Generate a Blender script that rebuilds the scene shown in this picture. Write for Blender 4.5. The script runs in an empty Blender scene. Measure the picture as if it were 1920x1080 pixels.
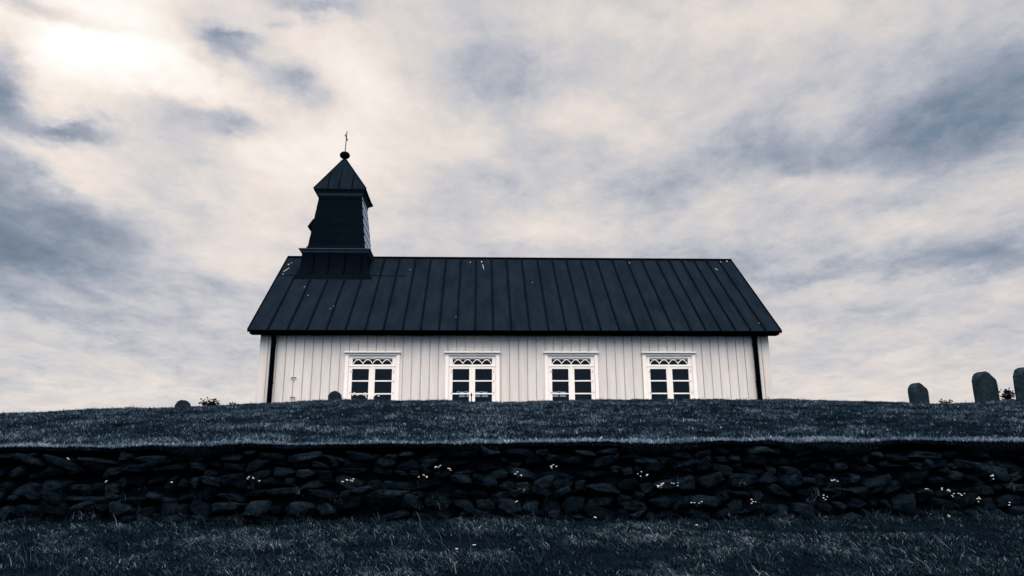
import bpy, math, random
import numpy as np
from mathutils import Vector, Matrix

random.seed(7)
RNG = np.random.default_rng(11)
S = bpy.context.scene
COL = S.collection
R = math.radians

# ------------------------------------------------------------------ camera
F_PX = 1387.0                      # focal length in pixels of the 1920 wide photo
PITCH, YAW, ROLL = 0.25905, 0.04527, 0.00675
_r0 = Vector((math.cos(YAW), -math.sin(YAW), 0))
_fw = Vector((math.sin(YAW), math.cos(YAW), 0))
FWD = math.cos(PITCH) * _fw + math.sin(PITCH) * Vector((0, 0, 1))
_u0 = -math.sin(PITCH) * _fw + math.cos(PITCH) * Vector((0, 0, 1))
RIGHT = math.cos(ROLL) * _r0 - math.sin(ROLL) * _u0
UP = math.sin(ROLL) * _r0 + math.cos(ROLL) * _u0
cd = bpy.data.cameras.new('camera')
cam = bpy.data.objects.new('camera', cd)
COL.objects.link(cam)
M3 = Matrix((RIGHT, UP, -FWD)).transposed()
cam.matrix_world = M3.to_4x4()
cd.sensor_width = 36.0
cd.lens = F_PX / 1920 * 36.0
cd.clip_start = 0.05
cd.clip_end = 5000
S.camera = cam

def ray(px, py):
    return FWD + RIGHT * ((px - 960) / F_PX) - UP * ((py - 540) / F_PX)
def at(px, py, Y):
    v = ray(px, py)
    return v * (Y / v.y)

# ------------------------------------------------------------------ colour management
S.render.engine = 'CYCLES'
S.view_settings.view_transform = 'Standard'
S.view_settings.look = 'None'
S.view_settings.exposure = 0.0
S.view_settings.gamma = 1.0
S.view_settings.use_curve_mapping = False
S.cycles.max_bounces = 6
S.cycles.use_denoising = True
S.cycles.use_adaptive_sampling = False

# ------------------------------------------------------------------ sun behind the bright cloud
SUN_DIR = ray(215, 120).normalized()
SUN_EL = math.asin(SUN_DIR.z)
SUN_AZ = math.atan2(SUN_DIR.x, SUN_DIR.y)
sl = bpy.data.lights.new('sun', 'SUN')
sl.energy = 0.6
sl.angle = R(16)
sl.color = (1.0, 0.95, 0.88)
sun = bpy.data.objects.new('sun', sl)
COL.objects.link(sun)
sun.rotation_euler = (-SUN_DIR).to_track_quat('-Z', 'Y').to_euler()

# ------------------------------------------------------------------ world: nishita + cloud deck in azimuth / elevation
W = bpy.data.worlds.new('World')
S.world = W
W.use_nodes = True
nt = W.node_tree
nt.nodes.clear()
class NB:
    """tiny node helper"""
    def __init__(s, t): s.t = t
    def n(s, typ, **kw):
        o = s.t.nodes.new(typ)
        for k, v in kw.items(): setattr(o, k, v)
        return o
    def put(s, sock, v):
        if isinstance(v, bpy.types.NodeSocket): s.t.links.new(v, sock)
        else: sock.default_value = v
    def m(s, op, a, b=None, c=None, clamp=False):
        o = s.n('ShaderNodeMath', operation=op, use_clamp=clamp)
        s.put(o.inputs[0], a)
        if b is not None: s.put(o.inputs[1], b)
        if c is not None: s.put(o.inputs[2], c)
        return o.outputs[0]
    def smooth(s, x, a, b, lo=0.0, hi=1.0):
        o = s.n('ShaderNodeMapRange', interpolation_type='SMOOTHSTEP')
        s.put(o.inputs[0], x); o.inputs[1].default_value = a; o.inputs[2].default_value = b
        o.inputs[3].default_value = lo; o.inputs[4].default_value = hi
        return o.outputs[0]
    def noise(s, vec, scale, detail=4, rough=0.5, dist=0.0):
        o = s.n('ShaderNodeTexNoise')
        s.put(o.inputs['Vector'], vec); o.inputs['Scale'].default_value = scale
        o.inputs['Detail'].default_value = detail; o.inputs['Roughness'].default_value = rough
        o.inputs['Distortion'].default_value = dist
        return o
    def ramp(s, fac, stops, interp='LINEAR'):
        o = s.n('ShaderNodeValToRGB')
        s.put(o.inputs[0], fac)
        cr = o.color_ramp; cr.interpolation = interp
        while len(cr.elements) < len(stops): cr.elements.new(0.5)
        for e, (p, c) in zip(cr.elements, stops):
            e.position = p; e.color = (c[0], c[1], c[2], 1)
        return o.outputs[0]
def lin(c):
    return tuple(((v / 255) / 12.92 if v / 255 <= 0.04045 else ((v / 255 + 0.055) / 1.055) ** 2.4) for v in c)

b = NB(nt)
tc = b.n('ShaderNodeTexCoord')
sep = b.n('ShaderNodeSeparateXYZ')
nt.links.new(tc.outputs['Generated'], sep.inputs[0])
dx, dy, dz = sep.outputs
az = b.m('ARCTAN2', dx, dy)
el = b.m('ARCSINE', dz)
comb = b.n('ShaderNodeCombineXYZ')
nt.links.new(az, comb.inputs[0]); nt.links.new(b.m('MULTIPLY', el, 1.7), comb.inputs[1])
base_vec = comb.outputs[0]
# domain warp so that every cloud edge is torn
wn = b.noise(base_vec, 5.0, 5, 0.55)
wsep = b.n('ShaderNodeSeparateColor'); nt.links.new(wn.outputs['Color'], wsep.inputs[0])
wn2 = b.noise(base_vec, 17.0, 5, 0.6)
wsep2 = b.n('ShaderNodeSeparateColor'); nt.links.new(wn2.outputs['Color'], wsep2.inputs[0])
def warp(coord, k):
    a = b.m('MULTIPLY_ADD', wsep.outputs[k], 0.07, -0.035)
    c = b.m('MULTIPLY_ADD', wsep2.outputs[k], 0.05, -0.025)
    return b.m('ADD', coord, b.m('ADD', a, c))
azw, elw = warp(az, 0), warp(el, 1)
# broad cloud masses: direction in the photo (px), radii (px), tilt, amount
CLOUDS = [
    (200,120,190,110,15,.25),(270,140,390,190,8,.27),(340,180,240,60,22,.16),(600,95,90,55,10,.16),(60,45,140,34,5,.20),(50,285,130,26,15,.24),
    (560,255,170,95,0,.16),(1000,15,210,50,0,.11),(1420,15,270,55,0,.11),(1060,215,150,32,-5,.13),(1190,258,120,24,5,.10),
    (905,287,50,26,0,.12),(1490,355,120,26,0,.17),(1860,328,150,34,-12,.17),(1020,425,100,24,0,.10),(430,492,80,30,8,.13),
    (90,535,160,28,18,.12),(330,735,420,40,0,.14),(1620,722,400,48,0,.13),(40,622,120,20,10,.12),(690,170,140,130,0,.12),
    (1250,60,220,70,0,.05),(300,475,80,24,15,.10),(1700,430,180,20,5,.08),(480,430,60,20,5,.06),(330,30,140,40,0,.10),
    (20,425,140,85,14,-.46),(140,385,110,50,20,-.10),(0,150,38,85,0,-.62),(10,485,95,34,0,-.14),(300,345,95,40,25,-.17),
    (385,212,135,34,3,-.55),(455,222,50,22,10,-.25),(345,262,120,44,12,-.42),(130,248,66,20,-12,-.56),(405,75,62,34,20,-.54),(440,62,50,10,-10,-.2),(552,152,68,38,18,-.52),
    (600,0,85,20,0,-.34),(60,0,150,14,0,-.38),(515,32,32,10,0,-.20),(965,118,130,62,-8,-.13),(950,195,50,34,0,-.10),
    (1840,205,220,115,-8,-.23),(1910,170,130,90,0,-.05),(1660,285,190,60,0,-.05),(1420,290,140,34,10,-.12),(1250,332,70,20,0,-.13),
    (1560,235,200,44,0,-.05),(350,610,360,120,0,-.055),(1650,610,300,60,0,.045),(1240,372,90,24,0,-.16),(1100,330,60,26,0,-.05),(1500,515,160,12,5,-.13),(1850,492,130,26,4,-.20),(1360,490,120,24,0,-.08),
    (250,440,150,26,24,-.12),(220,602,200,22,8,-.08),(330,680,130,18,4,-.09),(50,700,110,22,0,-.12),(1750,640,220,18,-3,-.08),
    (1600,590,220,18,0,-.06),(1700,380,100,18,0,-.09),(760,380,80,22,0,-.05),(880,330,80,18,0,-.05),(1130,160,80,34,0,-.04),
]
total = None
for (px, py, rx, ry, ang, amp) in CLOUDS:
    d = ray(px, py).normalized()
    a0, e0 = math.atan2(d.x, d.y), math.asin(d.z)
    k = 1.0 / F_PX
    ca, sa = math.cos(R(-ang)), math.sin(R(-ang))
    u = b.m('SUBTRACT', azw, a0); v = b.m('SUBTRACT', elw, e0)
    p = b.m('ADD', b.m('MULTIPLY', u, ca / (rx * k)), b.m('MULTIPLY', v, sa / (rx * k)))
    q = b.m('ADD', b.m('MULTIPLY', u, -sa / (ry * k)), b.m('MULTIPLY', v, ca / (ry * k)))
    r2 = b.m('ADD', b.m('MULTIPLY', p, p), b.m('MULTIPLY', q, q))
    g = b.m('EXPONENT', b.m('MULTIPLY', r2, -0.8))
    total = b.m('MULTIPLY', g, amp) if total is None else b.m('MULTIPLY_ADD', g, amp, total)
# flat cloud deck seen in perspective: puffy overhead, streaked towards the horizon
inv = b.m('DIVIDE', 1.0, b.m('ADD', b.m('MAXIMUM', dz, 0.0), 0.16))
deck = b.n('ShaderNodeCombineXYZ')
nt.links.new(b.m('MULTIPLY', dx, inv), deck.inputs[0]); nt.links.new(b.m('MULTIPLY', b.m('ABSOLUTE', dy), b.m('MULTIPLY', inv, 0.8)), deck.inputs[1])
rot = b.n('ShaderNodeMapping'); nt.links.new(deck.outputs[0], rot.inputs[0])
rot.inputs['Rotation'].default_value = (0, 0, R(-14))
n1 = b.noise(rot.outputs[0], 2.3, 7, 0.55, 0.35).outputs['Fac']
n2 = b.noise(rot.outputs[0], 7.5, 6, 0.56, 0.4).outputs['Fac']
val = b.m('ADD', total, 0.565)
val = b.m('ADD', val, b.m('MULTIPLY_ADD', n1, 0.46, -0.23))
val = b.m('ADD', val, b.m('MULTIPLY_ADD', n2, 0.36, -0.18))
n3_ = b.noise(rot.outputs[0], 24.0, 5, 0.62, 0.2).outputs['Fac']
val = b.m('ADD', val, b.m('MULTIPLY_ADD', n3_, 0.18, -0.09))
n4_ = b.noise(rot.outputs[0], 80.0, 4, 0.65).outputs['Fac']
val = b.m('ADD', val, b.m('MULTIPLY_ADD', n4_, 0.07, -0.035))
val = b.m('MULTIPLY', val, 0.75)
cloud = b.ramp(val, [(0.00, lin((88,107,130))), (0.15, lin((122,138,158))), (0.285, lin((165,171,185))), (0.39, lin((198,198,204))),
                     (0.48, lin((219,213,211))), (0.57, lin((236,225,218))), (0.70, lin((249,241,233))), (0.84, (1.0,0.97,0.93)), (1.0, (1.12,1.10,1.07))])
# overcast sky brightens overhead; gain and tints added behind the viewer light the facade
GAIN_B = 10.0
front = b.m('MULTIPLY', b.smooth(el, R(38), R(66)), 1.1)
back = b.smooth(dy, 0.15, -0.45)
behind = b.m('MULTIPLY', back, b.smooth(el, R(14), R(50), 0.05, GAIN_B))
tintn = b.n('ShaderNodeMix', data_type='RGBA', blend_type='MULTIPLY')
nt.links.new(b.m('MULTIPLY', back, b.smooth(el, R(55), R(15))), tintn.inputs[0])
nt.links.new(cloud, tintn.inputs[6]); tintn.inputs[7].default_value = (0.70, 0.84, 1.0, 1)
warmn = b.n('ShaderNodeMix', data_type='RGBA', blend_type='MULTIPLY')
nt.links.new(b.m('MULTIPLY', back, b.smooth(el, R(25), R(50))), warmn.inputs[0])
nt.links.new(tintn.outputs[2], warmn.inputs[6]); warmn.inputs[7].default_value = (1.0, 0.875, 0.715, 1)
cloud = warmn.outputs[2]
gain = b.m('ADD', 1.0, b.m('ADD', front, behind))
cg = b.n('ShaderNodeBackground'); nt.links.new(cloud, cg.inputs[0]); nt.links.new(gain, cg.inputs[1])
sky = b.n('ShaderNodeTexSky', sky_type='NISHITA', sun_disc=False)
sky.sun_elevation = SUN_EL; sky.sun_rotation = SUN_AZ
sb = b.n('ShaderNodeBackground'); nt.links.new(sky.outputs[0], sb.inputs[0]); sb.inputs[1].default_value = 0.06
mx = b.n('ShaderNodeMixShader'); mx.inputs[0].default_value = 0.95
nt.links.new(sb.outputs[0], mx.inputs[1]); nt.links.new(cg.outputs[0], mx.inputs[2])
wo = b.n('ShaderNodeOutputWorld'); nt.links.new(mx.outputs[0], wo.inputs[0])

# ------------------------------------------------------------------ materials
def mat(name, build):
    m = bpy.data.materials.new(name); m.use_nodes = True
    t = m.node_tree; t.nodes.clear()
    nb = NB(t)
    out = nb.n('ShaderNodeOutputMaterial')
    p = nb.n('ShaderNodeBsdfPrincipled')
    t.links.new(p.outputs[0], out.inputs[0])
    build(nb, p, t)
    return m
def obj_vec(nb): return nb.n('ShaderNodeTexCoord').outputs['Object']
def noisy(name, c1, c2, scale, rough=0.7, spec=0.3, bump=0.0, bscale=None, stretch=None, detail=6):
    def f(nb, p, t):
        v = obj_vec(nb)
        if stretch:
            mp = nb.n('ShaderNodeMapping'); t.links.new(v, mp.inputs[0]); mp.inputs['Scale'].default_value = stretch; v = mp.outputs[0]
        n = nb.noise(v, scale, detail, 0.6).outputs['Fac']
        t.links.new(nb.ramp(n, [(0.3, c1), (0.7, c2)]), p.inputs['Base Color'])
        p.inputs['Roughness'].default_value = rough
        p.inputs['Specular IOR Level'].default_value = spec
        if bump:
            bp = nb.n('ShaderNodeBump'); bp.inputs['Strength'].default_value = 1.0; bp.inputs['Distance'].default_value = bump
            t.links.new(nb.noise(v, bscale or scale * 4, 5, 0.6).outputs['Fac'], bp.inputs['Height'])
            t.links.new(bp.outputs[0], p.inputs['Normal'])
    return mat(name, f)

MAT = {}
MAT['board_paint'] = noisy('white painted boards', (0.575,0.548,0.520), (0.70,0.668,0.635), 3.2, 0.6, 0.15, 0.002, 30, (3,3,0.3))
MAT['trim_paint'] = noisy('white trim paint', (0.84,0.80,0.755), (0.91,0.875,0.83), 6, 0.5, 0.2)
MAT['roof_metal'] = noisy('dark painted roof sheet', (0.0040,0.0082,0.0138), (0.0082,0.0140,0.0222), 2.4, 0.7, 0.0, 0.005, 3.0, (1.6,0.5,0.5))
MAT['tower_metal'] = noisy('dark tower cladding', (0.0016,0.0034,0.0060), (0.0027,0.0051,0.0086), 2.0, 0.6, 0.0, 0.003, 4.0)
MAT['black_metal'] = noisy('black pipe paint', (0.0006,0.0012,0.0024), (0.0010,0.0018,0.0032), 5, 0.6, 0.0)
MAT['moulding'] = noisy('dark grey moulding paint', (0.024,0.040,0.060), (0.034,0.054,0.078), 5, 0.6, 0.0)
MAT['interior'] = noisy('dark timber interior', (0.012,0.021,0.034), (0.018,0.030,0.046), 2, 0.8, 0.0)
MAT['dropping'] = noisy('dried bird dropping', (0.20,0.21,0.23), (0.32,0.33,0.34), 30, 0.9, 0.0)
def _rock(nb, p, t):
    v = obj_vec(nb)
    base = nb.ramp(nb.noise(v, 14, 8, 0.65).outputs['Fac'], [(0.32,(0.0010,0.0026,0.0048)),(0.72,(0.0088,0.0158,0.0238))])
    spots = nb.smooth(nb.noise(v, 34, 4, 0.7).outputs['Fac'], 0.655, 0.70)
    area = nb.smooth(nb.noise(v, 3.1, 3, 0.6).outputs['Fac'], 0.48, 0.62)
    mxn = nb.n('ShaderNodeMix', data_type='RGBA'); t.links.new(nb.m('MULTIPLY', spots, area), mxn.inputs[0])
    t.links.new(base, mxn.inputs[6]); mxn.inputs[7].default_value = (0.060, 0.078, 0.095, 1)
    geo = nb.n('ShaderNodeNewGeometry')
    var = nb.n('ShaderNodeMix', data_type='RGBA', blend_type='MULTIPLY'); var.inputs[0].default_value = 1.0
    t.links.new(mxn.outputs[2], var.inputs[6]); t.links.new(nb.ramp(geo.outputs['Random Per Island'], [(0.0,(0.32,0.32,0.34)),(0.6,(0.9,0.9,0.92)),(1.0,(1.55,1.5,1.45))]), var.inputs[7])
    t.links.new(var.outputs[2], p.inputs['Base Color'])
    p.inputs['Roughness'].default_value = 0.9; p.inputs['Specular IOR Level'].default_value = 0.0
    bp = nb.n('ShaderNodeBump'); bp.inputs['Strength'].default_value = 1.0; bp.inputs['Distance'].default_value = 0.022
    t.links.new(nb.noise(v, 42, 6, 0.7).outputs['Fac'], bp.inputs['Height']); t.links.new(bp.outputs[0], p.inputs['Normal'])
MAT['rock'] = mat('dark lava rock', _rock)
MAT['granite'] = noisy('weathered dark gravestone', (0.0050,0.0110,0.0165), (0.0200,0.0325,0.0430), 9, 0.9, 0.0, 0.010, 30)
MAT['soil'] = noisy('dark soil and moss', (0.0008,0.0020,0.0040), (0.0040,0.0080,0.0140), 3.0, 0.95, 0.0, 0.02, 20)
MAT['leaf_dark'] = noisy('dark leaf', (0.0015,0.003,0.0055), (0.004,0.007,0.012), 12, 0.7, 0.08)
MAT['petal'] = noisy('white petals', (0.62,0.60,0.58), (0.78,0.75,0.72), 40, 0.7, 0.2)
MAT['stem'] = noisy('flower stem', (0.008,0.013,0.018), (0.016,0.024,0.030), 20, 0.8, 0.0)
MAT['lace'] = noisy('white painted openwork', (0.82,0.80,0.78), (0.88,0.86,0.84), 8, 0.6, 0.2)
def _glass(nb, p, t):
    out = [n for n in t.nodes if n.type == 'OUTPUT_MATERIAL'][0]
    tr = nb.n('ShaderNodeBsdfTransparent'); tr.inputs[0].default_value = (0.9, 0.93, 0.95, 1)
    gl = nb.n('ShaderNodeBsdfGlossy'); gl.inputs['Roughness'].default_value = 0.03; gl.inputs[0].default_value = (0.55,0.75,1.0,1)
    fr = nb.n('ShaderNodeFresnel'); fr.inputs[0].default_value = 1.45
    mxs = nb.n('ShaderNodeMixShader')
    t.links.new(fr.outputs[0], mxs.inputs[0]); t.links.new(tr.outputs[0], mxs.inputs[1]); t.links.new(gl.outputs[0], mxs.inputs[2])
    t.links.new(mxs.outputs[0], out.inputs[0])
MAT['glass'] = mat('window glass', _glass)
def grass_mat(name, stops, rough=0.7, spec=0.0):
    def f(nb, p, t):
        a = nb.n('ShaderNodeAttribute'); a.attribute_name = 'tint'
        t.links.new(nb.ramp(a.outputs['Fac'], stops), p.inputs['Base Color'])
        p.inputs['Roughness'].default_value = rough
        p.inputs['Specular IOR Level'].default_value = spec
    return mat(name, f)
MAT['panel'] = noisy('pale side cladding', (0.17,0.215,0.28), (0.30,0.36,0.44), 6, 0.6, 0.0)
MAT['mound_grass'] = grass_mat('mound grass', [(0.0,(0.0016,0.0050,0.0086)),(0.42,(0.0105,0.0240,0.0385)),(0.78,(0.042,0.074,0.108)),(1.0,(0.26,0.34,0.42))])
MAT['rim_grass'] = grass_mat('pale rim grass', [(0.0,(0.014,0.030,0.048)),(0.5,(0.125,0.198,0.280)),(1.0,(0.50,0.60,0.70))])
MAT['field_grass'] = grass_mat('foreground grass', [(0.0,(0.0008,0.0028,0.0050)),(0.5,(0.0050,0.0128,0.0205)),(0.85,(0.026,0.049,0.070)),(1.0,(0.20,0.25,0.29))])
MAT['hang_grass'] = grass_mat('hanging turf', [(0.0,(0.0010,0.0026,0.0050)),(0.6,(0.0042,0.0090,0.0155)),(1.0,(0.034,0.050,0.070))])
MAT['dry_stalk'] = grass_mat('dry grass stalk', [(0.0,(0.012,0.020,0.030)),(0.75,(0.045,0.062,0.080)),(1.0,(0.24,0.26,0.29))])

# ------------------------------------------------------------------ object helpers
def tag(o, label=None, cat=None, group=None, kind=None):
    if label: o['label'] = label
    if cat: o['category'] = cat
    if group: o['group'] = group
    if kind: o['kind'] = kind
    return o
def empty(name, loc=(0,0,0)):
    o = bpy.data.objects.new(name, None); COL.objects.link(o); o.location = loc; o.empty_display_size = 0.2
    return o
def link_mesh(name, me, m, parent=None, smooth=False):
    me.materials.append(m)
    if smooth: me.polygons.foreach_set('use_smooth', np.ones(len(me.polygons), dtype=bool))
    o = bpy.data.objects.new(name, me); COL.objects.link(o)
    if parent is not None: o.parent = parent
    return o
class MB:
    """collects simple solids, then links them as one mesh object"""
    def __init__(s): s.v = []; s.f = []
    def add(s, verts, faces):
        o = len(s.v); s.v += [tuple(p) for p in verts]; s.f += [tuple(i + o for i in f) for f in faces]
    def box(s, x0, x1, y0, y1, z0, z1):
        s.add([(x0,y0,z0),(x1,y0,z0),(x1,y1,z0),(x0,y1,z0),(x0,y0,z1),(x1,y0,z1),(x1,y1,z1),(x0,y1,z1)],
              [(0,3,2,1),(4,5,6,7),(0,1,5,4),(1,2,6,5),(2,3,7,6),(3,0,4,7)])
    def hexa(s, p):                 # 8 corners, bottom ring then top ring
        s.add(p, [(0,3,2,1),(4,5,6,7),(0,1,5,4),(1,2,6,5),(2,3,7,6),(3,0,4,7)])
    def bar(s, p0, p1, up, w, h):   # bar from p0 to p1, width w across, h along up
        p0, p1, up = Vector(p0), Vector(p1), Vector(up).normalized()
        d = (p1 - p0).normalized(); c = d.cross(up).normalized(); up = c.cross(d)
        q = []
        for p in (p0, p1):
            q += [p - c*w/2 - up*h/2, p + c*w/2 - up*h/2, p + c*w/2 + up*h/2, p - c*w/2 + up*h/2]
        s.add(q, [(0,1,2,3),(7,6,5,4),(0,4,5,1),(1,5,6,2),(2,6,7,3),(3,7,4,0)])
    def tube(s, pts, rad, n=8):
        pts = [Vector(p) for p in pts]
        rad = rad if isinstance(rad, (list, tuple)) else [rad] * len(pts)
        o = len(s.v); prev = None
        for i, p in enumerate(pts):
            d = (pts[min(i+1, len(pts)-1)] - pts[max(i-1, 0)]).normalized()
            a = Vector((1,0,0)) if abs(d.x) < 0.8 else Vector((0,1,0))
            e = d.cross(a).normalized(); g = d.cross(e)
            for k in range(n):
                t = 2*math.pi*k/n
                s.v.append(tuple(p + (e*math.cos(t) + g*math.sin(t)) * rad[i]))
        for i in range(len(pts)-1):
            for k in range(n):
                s.f.append((o+i*n+k, o+i*n+(k+1)%n, o+(i+1)*n+(k+1)%n, o+(i+1)*n+k))
        s.f.append(tuple(o+k for k in range(n))[::-1]); s.f.append(tuple(o+(len(pts)-1)*n+k for k in range(n)))
    def loft(s, rings):             # rings of equal length, closed with caps
        o = len(s.v); n = len(rings[0])
        for r in rings: s.v += [tuple(p) for p in r]
        for i in range(len(rings)-1):
            for k in range(n):
                s.f.append((o+i*n+k, o+i*n+(k+1)%n, o+(i+1)*n+(k+1)%n, o+(i+1)*n+k))
        s.f.append(tuple(o+k for k in range(n))[::-1]); s.f.append(tuple(o+(len(rings)-1)*n+k for k in range(n)))
    def lathe(s, c, prof, n=20):    # profile of (r, z) about a vertical axis at c
        s.loft([[(c[0]+r*math.cos(2*math.pi*k/n), c[1]+r*math.sin(2*math.pi*k/n), c[2]+z) for k in range(n)] for r, z in prof])
    def build(s, name, m, parent=None, smooth=False, bevel=0.0):
        me = bpy.data.meshes.new(name); me.from_pydata(s.v, [], s.f); me.update()
        o = link_mesh(name, me, m, parent, smooth)
        if bevel:
            bm = o.modifiers.new('bevel', 'BEVEL'); bm.width = bevel; bm.segments = 2; bm.limit_method = 'ANGLE'; bm.angle_limit = R(40)
        return o

def vnoise(x, y, seed=0):
    """smooth value noise on numpy arrays, -1..1"""
    xi, yi = np.floor(x).astype(np.int64), np.floor(y).astype(np.int64)
    xf, yf = x - xi, y - yi
    def h(i, j):
        n = (i * 374761393 + j * 668265263 + seed * 982451653) & 0xffffffff
        n = ((n ^ (n >> 13)) * 1274126177) & 0xffffffff
        return ((n ^ (n >> 16)) & 0xffff) / 32767.5 - 1
    u, v = xf*xf*(3-2*xf), yf*yf*(3-2*yf)
    return (h(xi,yi)*(1-u) + h(xi+1,yi)*u)*(1-v) + (h(xi,yi+1)*(1-u) + h(xi+1,yi+1)*u)*v
def fbm(x, y, seed=0, oct=4):
    t = 0; a = 0.5
    for k in range(oct):
        t = t + a * vnoise(x * 2**k, y * 2**k, seed + k); a *= 0.5
    return t

# ------------------------------------------------------------------ terrain
WALL_Y = 9.42                       # face of the dry stone wall
CREST_Y = 14.8
CREST_PX = [(-400,790),(-150,783),(0,776),(240,764),(330,762.5),(420,759),(500,754),(600,750),(680,747.5),(835,749),(930,752),(1010,750),(1100,747),
            (1205,747),(1450,747.5),(1640,751),(1740,755),(1830,753.5),(1875,749.5),(1920,747.5),(2100,746),(2400,750)]
_cx = []; _cz = []
for px, py in CREST_PX:
    p = at(px, py, CREST_Y); _cx.append(p.x); _cz.append(p.z - 0.035)
_cx = np.array(_cx); _cz = np.array(_cz)
def rim_z(x):
    return 0.485 + np.interp(x, [-9,-6,-3,0,9], [-0.07,-0.045,-0.01,0.012,0.0]) + 0.022*vnoise(x*0.9, x*0+3.3, 5) + 0.018*vnoise(x*2.7, x*0+1.3, 6)
def terrain(x, y):
    x = np.asarray(x, float); y = np.asarray(y, float)
    low = -1.45 + 0.105*np.clip(y, 0, None) + 0.03*np.clip(y, -40, 0) + 0.05*fbm(x*0.7, y*0.9, 2, 3) + 0.03*np.exp(-((y-WALL_Y)/0.35)**2)
    rz = rim_z(x)
    cz = np.interp(x, _cx, _cz)
    t = np.clip((y - 9.6)/(CREST_Y - 9.6), 0, 1)
    amp = 0.07*np.clip(np.minimum(t, 1-t)*5, 0, 1)
    up = rz + (cz - rz)*(t + 0.10*np.sin(np.pi*t)) + amp*fbm(x*0.8, y*1.4, 9, 3)
    far = np.clip(y - 24, 0, None)
    up = up - 0.06*np.clip(far, 0, 60)
    k = np.clip((y - (WALL_Y+0.10))/0.10, 0, 1)
    return low*(1-k) + up*k
def axis(lo, hi, fine, coarse):
    a = list(np.arange(lo, hi + 1e-6, fine)); step = fine; v = hi
    while v < coarse: step *= 1.45; v += step; a.append(v)
    step = fine; v = lo
    while v > -coarse: step *= 1.45; v -= step; a.insert(0, v)
    return np.array(a)
gx = axis(-13, 14, 0.15, 900)
gy = np.unique(np.concatenate([axis(3, 22, 0.12, 900), [WALL_Y+0.09, WALL_Y+0.12, WALL_Y+0.15, WALL_Y+0.18, WALL_Y+0.21]]))
X, Y = np.meshgrid(gx, gy)
V = np.stack([X, Y, terrain(X, Y)], -1).reshape(-1, 3)
nx_, ny_ = len(gx), len(gy)
idx = np.arange(nx_*ny_).reshape(ny_, nx_)
Fq = np.stack([idx[:-1,:-1], idx[:-1,1:], idx[1:,1:], idx[1:,:-1]], -1).reshape(-1, 4)
def np_mesh(name, verts, quads=None, tris=None):
    me = bpy.data.meshes.new(name)
    me.vertices.add(len(verts)); me.vertices.foreach_set('co', verts.astype(np.float32).ravel())
    loops = []; starts = []; n = 0
    if quads is not None and len(quads): loops.append(quads.ravel()); starts.append(np.arange(len(quads))*4); n = len(quads)*4
    if tris is not None and len(tris): loops.append(tris.ravel()); starts.append(n + np.arange(len(tris))*3)
    L = np.concatenate(loops); St = np.concatenate(starts)
    me.loops.add(len(L)); me.loops.foreach_set('vertex_index', L.astype(np.int32))
    me.polygons.add(len(St)); me.polygons.foreach_set('loop_start', St.astype(np.int32))
    me.update(calc_edges=True)
    return me
ground = link_mesh('ground', np_mesh('ground', V, Fq), MAT['soil'], None, True)
tag(ground, 'dark turf ground rising from the foreground to the churchyard mound', 'ground', kind='structure')

# ------------------------------------------------------------------ grass
def ragged(x): return np.clip(0.62 + 1.5*fbm(x*0.9, x*0 + 8, 54, 4), 0.12, 1.35)
def blades(name, pos, h, w, lean, tint, m, segs=2, droop=0.35):
    """pos (n,3), h, w (n), lean (n,3) horizontal lean vectors, tint (n) -> one mesh of tapered bent blades"""
    n = len(pos)
    ang = RNG.uniform(0, np.pi, n)
    side = np.stack([np.cos(ang), np.sin(ang)*0.6, np.zeros(n)], -1)
    rows = []
    for k in range(segs):
        t = k/segs
        c = pos + np.stack([np.zeros(n), np.zeros(n), h*t*(1-droop*t*t)], -1) + lean*(h*t**1.7)[:,None]
        ww = (w*(1-0.55*t)/2)[:,None]
        rows += [c - side*ww, c + side*ww]
    tip = pos + np.stack([np.zeros(n), np.zeros(n), h*(1-droop)], -1) + lean*h[:,None]
    vs = np.concatenate([r[:,None,:] for r in rows] + [tip[:,None,:]], 1)
    per = 2*segs + 1
    base = np.arange(n)*per
    quads = [np.stack([base+2*k, base+2*k+1, base+2*k+3, base+2*k+2], -1) for k in range(segs-1)]
    tris = np.stack([base+2*segs-2, base+2*segs-1, base+2*segs], -1)
    me = np_mesh(name, vs.reshape(-1,3), np.concatenate(quads) if quads else None, tris)
    a = me.attributes.new('tint', 'FLOAT', 'POINT'); a.data.foreach_set('value', np.repeat(tint, per).astype(np.float32))
    return link_mesh(name, me, m)
def scatter(n, y0, y1, margin=1.3, slope=0.76):
    y = np.sqrt(RNG.uniform(y0**2, y1**2, n)); half = y*slope + margin
    return RNG.uniform(-1, 1, n)*half + y*0.045, y
def leans(n, sd, bias=(0,0)):
    return np.stack([RNG.normal(bias[0], sd, n), RNG.normal(bias[1], sd, n), np.zeros(n)], -1)

# mound turf
n = 420000
x, y = scatter(n, 9.62, 15.5)
cl = fbm(x*1.3, y*3.0, 21, 4); cl2 = fbm(x*6, y*9, 33, 3)
keep = RNG.uniform(0, 1, n) < np.clip(0.75 + 1.0*cl2 + 0.4*cl, 0.2, 1)
x, y, cl, cl2 = x[keep], y[keep], cl[keep], cl2[keep]; n = len(x)
pos = np.stack([x, y, terrain(x, y) - 0.006], -1)
h = np.clip(0.046 + 0.045*cl + 0.04*cl2 + RNG.normal(0, 0.012, n), 0.012, 0.14)*np.where(RNG.uniform(0, 1, n) < 0.02, 1.7, 1.0)
tint = np.clip(0.42 + 0.36*cl + 0.46*cl2 + RNG.normal(0, 0.20, n), 0, 0.92) + (RNG.uniform(0, 1, n) < 0.008)*0.4
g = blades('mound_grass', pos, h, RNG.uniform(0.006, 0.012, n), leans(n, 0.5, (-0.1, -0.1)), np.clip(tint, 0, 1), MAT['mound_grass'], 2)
tag(g, 'short dark tufted grass covering the mound below the church', 'grass', kind='stuff')
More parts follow.
